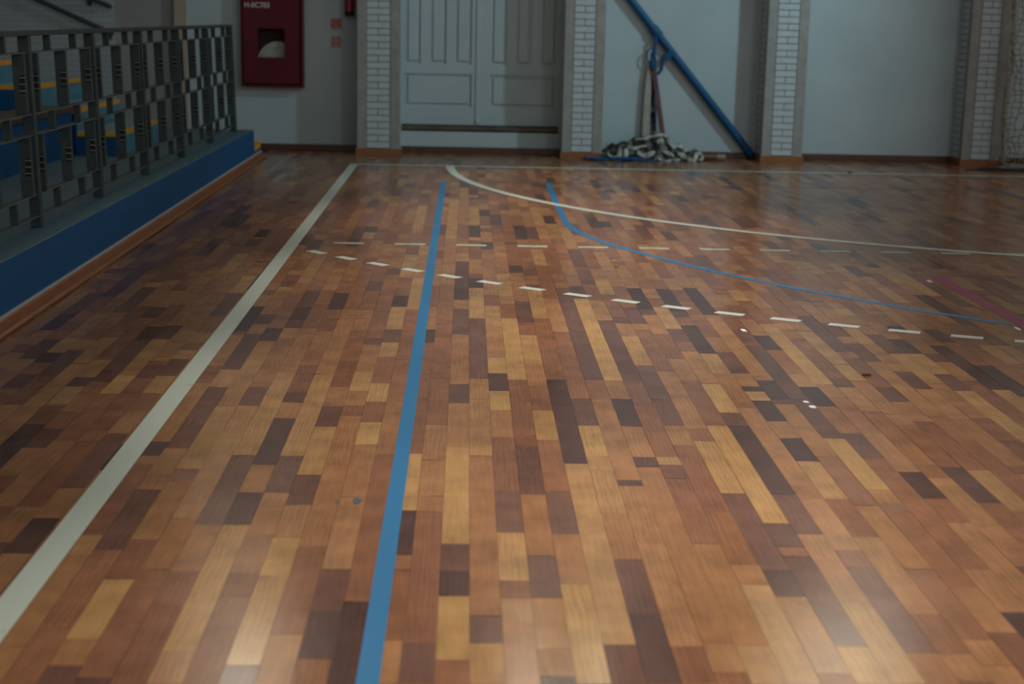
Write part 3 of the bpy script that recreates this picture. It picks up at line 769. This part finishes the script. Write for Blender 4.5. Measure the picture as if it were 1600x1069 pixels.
for i in range(4):
    zt = 0.475 + 0.172 * i
    zb = 0.30
    s_ = MB()
    x1, x0 = xs_[i], xs_[i + 1] if i < 3 else -6.99
    SYE = SY1 if i < 3 else 12.85
    s_.quad([(x1, SY0, zb), (x1, SYE, zb), (x1, SYE, zt), (x1, SY0, zt)], 1)
    s_.quad([(x0, SY0, zb), (x1, SY0, zb), (x1, SY0, zt), (x0, SY0, zt)], 0)
    s_.quad([(x1, SYE, zb), (x0, SYE, zb), (x0, SYE, zt), (x1, SYE, zt)], 0)
    s_.quad([(x0, SY0, zt), (x1, SY0, zt), (x1, SYE, zt), (x0, SYE, zt)], 2)
    s_.quad([(x0, SYE, zb), (x0, SY0, zb), (x0, SY0, zt), (x0, SYE, zt)], 0)
    so = s_.build('stair_step', [NAVY, RISERLIT, STEPTOP], bl)
    ny = MB()
    ny.box((x1 - 0.043, SY0 - 0.003, zt - 0.031), (x1 + 0.003, SYE, zt + 0.002))
    ny.box((x0, SY0 - 0.003, zt - 0.031), (x1 - 0.043, SY0 + 0.03, zt + 0.002))
    ny.build('nosing_stripe', YELLOW, so)

# ------------------------------------------------------------------ railing
RX0, RX1, RZ0, RZ1 = -2.192, -2.222, 0.30, 1.285   # leans slightly outwards


def rx(z):
    return RX0 + (RX1 - RX0) * (z - RZ0) / (RZ1 - RZ0)


rl = empty('railing', (-2.2, 10.5, 0.30), 'dark grey metal railing with staggered uprights along the raised walkway', 'railing')
posts = [14.61 - 1.345 * i for i in range(7)]
yA, yB = posts[-1] - 0.5, posts[0]
MB().box((rx(1.28) - 0.028, yA, 1.262), (rx(1.28) + 0.028, yB + 0.03, 1.288)).build('top_rail', RAIL, rl, bevel=0.004)
for y in posts:
    MB().beam((rx(0.30), y, 0.301), (rx(1.262), y, 1.262), 0.056, 0.05).build('post', RAIL, rl, bevel=0.004)
levels = [1.18, 0.875, 0.77, 0.47, 0.36]
BAY = 1.345


def upright(name, y, z0, z1, t, wd, ticks):
    mb = MB(); zm = (z0 + z1) / 2
    mb.beam((rx(z0), y, z0), (rx(z1), y, z1), t, wd)
    if ticks:
        x = rx(zm)
        mb.box((x + 0.001, y - wd / 2 - 0.0015, zm - 0.045), (x + t / 2 - 0.002, y - wd / 2 + 0.002, zm + 0.045), 2)
        for j in (-1, 0, 1):
            mb.box((x + 0.001, y - wd / 2 - 0.008, zm + j * 0.032 - 0.002), (x + t / 2 + 0.001, y - wd / 2, zm + j * 0.032 + 0.0045), 1)  # fins in a lighter metal, light caught on their edges put into the colour
    mb.build(name, [RAIL, RAILTOP, DARKHOLE], rl)


for bi, y1 in enumerate(posts):
    y0 = y1 - BAY
    lo = yA if bi == len(posts) - 1 else y0
    for z in levels:
        xx = rx(z)
        MB().box((xx - 0.019, max(lo, y0 + 0.025), z - 0.0035), (xx + 0.019, y1 - 0.025, z + 0.0035)).build('cross_plate', PLATE, rl)
    for fr in (0.31, 0.71):
        y = y0 + fr * BAY
        if y < lo: continue
        for za, zb in ((1.185, 1.262), (0.775, 0.87), (0.365, 0.465)):
            upright('short_bar', y, za, zb, 0.034, 0.03, False)
    for off in (0.12, BAY / 2, BAY - 0.12):
        y = y0 + off
        if y < lo: continue
        for za, zb in ((0.88, 1.175), (0.475, 0.765)):
            upright('long_bar', y, za, zb, 0.058, 0.036, True)

# ------------------------------------------------------------------ wall handrails behind


def handrail(p, q, brs, label):
    r = empty('handrail', q, label, 'handrail', 'handrails on the brick wall')
    d = (Vector(q) - Vector(p)).normalized()
    MB().tube([p, Vector(q) - d * 0.02, q, Vector(q) + Vector((0.015, 0.03, -0.01))], 0.024, 12).build('rail', RAIL, r, smooth=True)
    for t in brs:
        m_ = Vector(p).lerp(Vector(q), t)
        MB().tube([m_ + Vector((0, 0, -0.015)), m_ + Vector((0, 0.03, -0.06)), (m_.x, WY - 0.004, m_.z - 0.06)], 0.009, 8).box(
            (m_.x - 0.022, WY - 0.008, m_.z - 0.085), (m_.x + 0.022, WY, m_.z - 0.035)).build('bracket', RAIL, r)


handrail((-5.4, WY - 0.09, 1.93), (-3.655, WY - 0.09, 1.17), (0.35, 0.985), 'long dark handrail sloping down the brick wall behind the railing')
handrail((-4.8, WY - 0.09, 1.86), (-3.665, WY - 0.09, 1.44), (0.4, 0.82), 'short dark handrail end above the longer one')

# ------------------------------------------------------------------ leaning blue post
pd = (Vector((1.656, 0, 1.609)) - Vector((2.993, 0, 0.033))).normalized()
foot = Vector((2.995, 16.112, 0.045))


def pp(z):
    return foot + pd * ((z - foot.z) / pd.z)


vp = empty('volleyball_post', foot, 'blue steel post leaning diagonally against the wall', 'post')
MB().tube([foot, pp(1.85)], 0.040, 20).build('tube', POSTBLUE, vp, smooth=False)
a_ = pp(1.30)
MB().tube([pp(1.335), pp(1.255)], 0.052, 20).build('collar', POSTBLUE, vp)
h0 = pp(1.065)
MB().beam(h0 + Vector((-0.015, -0.02, 0.045)), h0 + Vector((-0.075, -0.02, -0.05)), 0.06, 0.035).tube(
    [h0 + Vector((-0.085, -0.02, 0.0)), h0 + Vector((-0.115, -0.02, -0.07)), h0 + Vector((-0.118, -0.02, -0.15)), h0 + Vector((-0.15, -0.02, -0.19)), h0 + Vector((-0.20, -0.02, -0.215))],
    [0.022, 0.018, 0.015, 0.017, 0.010], 8).build('hook', POSTBLUE, vp)
MB().tube([foot - pd * 0.0, foot - pd * 0.012], 0.042, 20).build('end_cap', BLACK, vp)

# ------------------------------------------------------------------ rope from the post
rp = empty('tie_rope', pp(1.27), 'blue rope tied around the leaning post above the stick', 'rope')
mb = MB()
rng = random.Random(3)
c = pp(1.27)
for k in range(3):
    cc = pp(1.25 + 0.018 * k)
    ring = []
    e2 = pd.cross(Vector((0, 1, 0))).normalized()
    for i in range(17):
        t = 2 * math.pi * i / 16
        ring.append(cc + (Vector((0, 1, 0)) * math.cos(t) + e2 * math.sin(t)) * 0.047)
    mb.tube(ring, 0.007, 6, caps=False)
for dx, zb in ((-0.07, 1.00), (-0.085, 0.93), (-0.055, 0.96), (-0.045, 0.90)):
    s0 = c + Vector((-0.01 + dx * 0.2, -0.047, -0.02)); e0 = Vector((1.975 + dx, 16.085, zb))
    pts = [s0.lerp(e0, t) + Vector((rng.uniform(-.012, .012), rng.uniform(-.008, .008), 0)) for t in (0, .25, .5, .75, 1)]
    mb.tube(pts, 0.011, 6)
loop = [(1.915, 16.08, 1.12), (1.88, 16.08, 1.13), (1.85, 16.08, 1.08), (1.85, 16.08, 1.02), (1.88, 16.08, 0.99), (1.92, 16.08, 1.03), (1.93, 16.08, 1.08)]
mb.tube(loop, 0.009, 6)
mb.tube([(1.935, 16.08, 1.02), (1.945, 16.08, 0.90), (1.955, 16.08, 0.72), (1.965, 16.085, 0.52), (1.97, 16.09, 0.28)], 0.009, 6)
mb.tube([(1.92, 16.075, 1.0), (1.905, 16.075, 0.95), (1.92, 16.075, 0.91)], 0.02, 8)
mb.build('strands', ROPEBLUE, rp, smooth=True)

# ------------------------------------------------------------------ volleyball net heap with its stick
vn = empty('volleyball_net', (1.95, 15.88, 0), 'crumpled heap of black netting and white bands below the blue post', 'net')
from mathutils import noise as mn
RIDGE = [(1.378, 0.006), (1.397, 0.081), (1.499, 0.12), (1.604, 0.18), (1.674, 0.191), (1.766, 0.211), (1.906, 0.244), (1.998, 0.27), (2.068, 0.238), (2.126, 0.162), (2.196, 0.154), (2.254, 0.113), (2.312, 0.075), (2.381, 0.096), (2.428, 0.052), (2.474, 0.0)]
YF, YB = 15.69, 16.08


def ridge(x):
    if x <= RIDGE[0][0] or x >= RIDGE[-1][0]: return 0.0
    for (xa, za), (xb, zb) in zip(RIDGE, RIDGE[1:]):
        if x <= xb:
            t = (x - xa) / (xb - xa); t = t * t * (3 - 2 * t)
            return za + (zb - za) * t
    return 0.0


def hz(x, y):
    yf = YF + 0.03 * mn.noise(Vector((x * 6, 1, 1)))
    t = (y - yf) / (YB - yf)
    if t <= 0 or t >= 1: return 0.0
    h = ridge(x) * math.sin(math.pi * t) ** 0.75
    h += (mn.noise(Vector((x * 13, y * 13, 2))) * 0.05 + mn.noise(Vector((x * 30, y * 30, 5))) * 0.022) * min(1, h / 0.08) * 0.8
    return max(0.0, h)


mb = MB(); NX, NYY = 130, 50
gx = [1.37 + 1.10 * i / NX for i in range(NX + 1)]; gy = [15.66 + 0.44 * j / NYY for j in range(NYY + 1)]
for j in range(NYY + 1):
    for i in range(NX + 1):
        mb.v.append((gx[i], gy[j], hz(gx[i], gy[j]) + 0.001))
for j in range(NYY):
    for i in range(NX):
        q = [j * (NX + 1) + i, j * (NX + 1) + i + 1, (j + 1) * (NX + 1) + i + 1, (j + 1) * (NX + 1) + i]
        if max(mb.v[k][2] for k in q) > 0.004: mb.f.append(tuple(q)); mb.mi.append(0)
mb.build('netting', NETBLACK, vn, smooth=True)
bands = [
    ([(1.581, 0.116), (1.567, 0.081), (1.571, 0.031)], 0.05),
    ([(1.627, 0.12), (1.636, 0.081), (1.615, 0.027)], 0.055),
    ([(1.732, 0.201), (1.813, 0.217), (1.9, 0.236), (1.964, 0.255)], 0.03),
    ([(1.935, 0.244), (2.01, 0.261), (2.068, 0.22), (2.103, 0.168), (2.132, 0.122)], 0.05),
    ([(1.952, 0.18), (1.981, 0.203), (2.022, 0.186)], 0.06),
    ([(2.12, 0.139), (2.184, 0.15), (2.23, 0.131), (2.263, 0.093)], 0.05),
    ([(1.749, 0.085), (1.801, 0.058), (1.859, 0.061), (1.929, 0.096)], 0.06),
    ([(1.964, 0.027), (2.022, 0.0), (2.091, 0.0), (2.184, 0.023)], 0.05),
    ([(2.161, 0.081), (2.207, 0.064), (2.248, 0.038)], 0.06),
    ([(2.341, 0.017), (2.358, 0.064), (2.387, 0.085), (2.418, 0.052), (2.399, 0.012)], 0.055),
    ([(1.441, 0.064), (1.499, 0.031), (1.552, 0.046)], 0.03),
    ([(1.65, 0.128), (1.72, 0.122), (1.778, 0.139), (1.848, 0.151)], 0.035),
    ([(2.01, 0.096), (2.068, 0.081), (2.126, 0.052)], 0.04),
    ([(2.265, 0.017), (2.312, 0.012), (2.346, 0.0)], 0.04),
]


def front(x, z):
    """where the face of the heap turned to the court reaches height z at x"""
    y = YF - 0.02
    while y < 15.95 and hz(x, y) < z - 0.004: y += 0.004
    return y


for pl, wd in bands:
    fine = catmull(pl, 8)
    ph = rng.uniform(0, 6)
    pts = [Vector((x, 0, z)) for x, z in fine]
    ys = [front(p.x, p.z) - 0.012 for p in pts]
    for k in range(3): ys = [sum(ys[max(0, i - 2):i + 3]) / len(ys[max(0, i - 2):i + 3]) for i in range(len(ys))]
    for p, y in zip(pts, ys): p.y = y - 0.006 - 0.006 * math.sin(p.x * 60 + ph)
    sides = []
    for i in range(len(pts)):
        t = (pts[min(i + 1, len(pts) - 1)] - pts[max(i - 1, 0)]).normalized()
        s_ = t.cross(Vector((0, -0.85, 0.5))).normalized()
        tw = 0.55 * math.sin(i * 0.33 + ph)
        sides.append((s_ * math.cos(tw) + t.cross(s_) * math.sin(tw)))
    n_ = len(pts)
    wl = [wd * (0.55 + 0.45 * math.sin(math.pi * (i + 1) / (n_ + 1))) for i in range(n_)]
    MB().ribbon(pts, wl, sides, th=0.012).build('white_band', NETWHITE, vn, bevel=0.004, smooth=True)
MB().ribbon([(1.52, 15.83, 0.06), (1.47, 15.84, 0.10), (1.432, 15.85, 0.16)], [0.03, 0.025, 0.012], (0, 0.3, 1)).build('loose_end', NETBLACK, vn)
# upright part: pale sleeve, dark net edge, brown stick
hp_ = [(1.868, 16.10, 0.12), (1.872, 16.105, 0.35), (1.874, 16.11, 0.60), (1.880, 16.11, 0.80), (1.888, 16.11, 1.00)]
MB().ribbon(hp_, [0.082, 0.080, 0.076, 0.066, 0.042], (1, 0.15, 0), th=0.03).build('hanging_sleeve', SLEEVE, vn, bevel=0.008)
hq = [(1.935, 16.125, 0.12), (1.937, 16.125, 0.40), (1.928, 16.125, 0.65), (1.92, 16.125, 0.93)]
MB().ribbon(hq, [0.06, 0.055, 0.045, 0.02], (1, 0.1, 0), th=0.012).build('hanging_netting', NETBLACK, vn)
tag(MB().beam((2.068, 16.09, 0.14), (1.922, 16.09, 0.945), 0.05, 0.03).build('net_stick', DOWEL, vn, bevel=0.006), 'brown wooden stick standing upright out of the heap')
tag(MB().tube([(2.36, 15.91, 0.036), (2.50, 15.915, 0.036), (2.62, 15.92, 0.034)], [0.034, 0.032, 0.028], 12).tube(
    [(2.60, 15.92, 0.034), (2.69, 15.922, 0.032)], 0.031, 12, mi=1).build('lying_stick', [DOWEL, PALEWOOD], vn), 'thick stick end lying on the floor')

rope2 = empty('floor_rope', (1.45, 15.68, 0), 'tangle of blue rope on the floor at the left of the net heap', 'rope')
mb = MB()
pts = []
for i in range(90):
    t = i / 89
    pts.append((1.22 + 0.56 * t + 0.05 * math.sin(i * 1.15), 15.675 + 0.045 * math.sin(i * 0.83 + 1) + 0.02 * math.cos(i * 2.1), 0.010 + 0.012 * (0.5 + 0.5 * math.sin(i * 0.61))))
mb.tube(pts, 0.011, 6)
pts = []
for i in range(50):
    t = i / 49
    pts.append((1.50 + 0.26 * t + 0.05 * math.sin(i * 1.4), 15.69 + 0.04 * math.sin(i * 0.9 + 2), 0.016 + 0.016 * (0.5 + 0.5 * math.sin(i * 0.7))))
mb.tube(pts, 0.010, 6)
mb.tube([(1.74, 15.66, 0.01), (1.85, 15.655, 0.012), (1.98, 15.67, 0.01), (2.1, 15.66, 0.01), (2.2, 15.69, 0.01)], 0.009, 6)
mb.build('strands', ROPEBLUE, rope2, smooth=True)

# ------------------------------------------------------------------ white net at the right
gn = empty('hanging_net', (5.6, 15.5, 0), 'pale knotted net hanging from above at the right edge', 'net')
mb = MB(); rng = random.Random(8)
cell = 0.058
NXX, NZZ = 15, 44
P = {}
for i in range(NXX):
    for j in range(NZZ):
        z = 0.05 + j * cell
        x = 5.47 + i * cell * 0.92 + rng.uniform(-.016, .016) + 0.02 * math.sin(j * 0.5 + i)
        y = 15.5 + 0.05 * math.sin(i * 1.1) + rng.uniform(-.02, .02)
        P[i, j] = Vector((x, y, z + rng.uniform(-.016, .016)))
for i in range(NXX):
    for j in range(NZZ):
        for di, dj in ((1, 0), (0, 1)):
            if (i + di, j + dj) in P and rng.random() > 0.03:
                a, b_ = P[i, j], P[i + di, j + dj]
                mid = (a + b_) / 2 + Vector((rng.uniform(-.008, .008), rng.uniform(-.01, .01), -0.008 if di else 0))
                mb.tube([a, mid, b_], 0.0055, 5, caps=False)
mb.build('mesh', NETCORD, gn)
mb = MB()
for k in range(7):
    ph = rng.uniform(0, 6); ox = rng.uniform(-.03, .03); oy = rng.uniform(-.03, .03)
    pts = [(5.435 + ox + 0.018 * math.sin(z * 5 + ph) , 15.5 + oy + 0.018 * math.cos(z * 4 + ph), z) for z in [0.03 + 0.1 * i for i in range(26)]]
    mb.tube(pts, rng.uniform(0.007, 0.014), 6)
mb.build('edge_rope', NETCORD, gn, smooth=True)
mb = MB()
for k in range(12):
    ph = rng.uniform(0, 6); oy = rng.uniform(-.08, .02); z0 = rng.uniform(0.008, 0.05)
    pts = [(5.41 + 0.09 * i + 0.02 * math.sin(i * 2 + ph), 15.50 + oy * 0.6 - 0.012 * i + 0.02 * math.sin(i * 1.3 + ph), max(0.008, z0 + 0.02 * math.sin(i * 1.7 + ph))) for i in range(10)]
    mb.tube(pts, rng.uniform(0.005, 0.012), 6)
mb.build('gathered_hem', NETCORD, gn, smooth=True)
# low near-black strip on the floor
mb = MB(); NX = 40; NYY = 8
for j in range(NYY + 1):
    for i in range(NX + 1):
        t = i / NX; s = j / NYY
        x = 5.02 + 1.0 * t; yc = 15.45 - 0.10 * t; wd = 0.03 + 0.07 * min(1, t * 2.2)
        hh = (0.022 + 0.03 * abs(mn.noise(Vector((x * 9, s * 4, 1))))) * math.sin(math.pi * s) * min(1, 3 * t + .2)
        mb.v.append((x, yc - 0.1 + (s - 0.5) * 2 * wd + 0.015 * mn.noise(Vector((x * 7, s, 3))), 0.001 + hh))
for j in range(NYY):
    for i in range(NX):
        a = j * (NX + 1) + i
        mb.f.append((a, a + 1, a + NX + 2, a + NX + 1)); mb.mi.append(0)
tag(mb.build('dark_strip', STRIPBLACK, smooth=True), 'flat dark strip lying on the floor before the pale net', 'net')

# ------------------------------------------------------------------ scraps on the floor


def scrap(name, x, y, lx, ly, rz, mat, label, cat, h=0.002, group=None, seed=1):
    rg = random.Random(seed); mb = MB(); n = 10; top, bot = [], []
    for i in range(n):
        t = 2 * math.pi * i / n
        r_ = 1 / max(abs(math.cos(t)), abs(math.sin(t))) * rg.uniform(0.85, 1.0) * 0.5
        px, py = lx * r_ * math.cos(t), ly * r_ * math.sin(t)
        X = x + px * math.cos(rz) - py * math.sin(rz); Y = y + px * math.sin(rz) + py * math.cos(rz)
        top.append((X, Y, 0.0005 + h + rg.uniform(0, h * 0.6))); bot.append((X, Y, 0.0004))
    k = len(mb.v); mb.v += bot + top
    mb.f.append(tuple(k + n + i for i in range(n))); mb.mi.append(0)
    mb.f.append(tuple(k + i for i in reversed(range(n)))); mb.mi.append(0)
    for i in range(n):
        j = (i + 1) % n
        mb.f.append((k + i, k + j, k + n + j, k + n + i)); mb.mi.append(0)
    return tag(mb.build(name, mat), label, cat, group)


scrap('paper_scrap', 1.302, 6.960, 0.022, 0.062, 0.12, PAPER, 'white scrap on the floor just below the curved dashes', 'scrap', seed=1)
scrap('paper_scrap', 1.299, 5.600, 0.021, 0.030, 0.1, PAPER, 'smaller upper white scrap of a close pair in mid floor', 'scrap', seed=2)
scrap('paper_scrap', 1.308, 5.527, 0.026, 0.042, 0.1, PAPER, 'larger lower white scrap of a close pair in mid floor', 'scrap', seed=3)
scrap('paper_scrap', 2.615, 8.446, 0.022, 0.055, 0.1, PAPER, 'white scrap beside the start of the magenta line', 'scrap', seed=4)
scrap('paper_scrap', 2.640, 7.100, 0.018, 0.075, 0.0, PAPER, 'white scrap between the blue curve end and the magenta line', 'scrap', seed=5)
scrap('dry_leaf', 1.650, 6.068, 0.036, 0.016, 0.1, LEAF, 'tiny brown leaf on the open floor at the right', 'leaf', h=0.006, seed=6)
scrap('crumb', 0.879, 8.762, 0.02, 0.03, 0.2, CRUMB, 'tiny tan crumb under the bend of the blue curve', 'crumb', h=0.01, seed=7)
scrap('dirt_clod', 3.723, 14.80, 0.03, 0.07, 0.1, BLACK, 'small black speck on the white end line', 'dirt', h=0.01, seed=8)
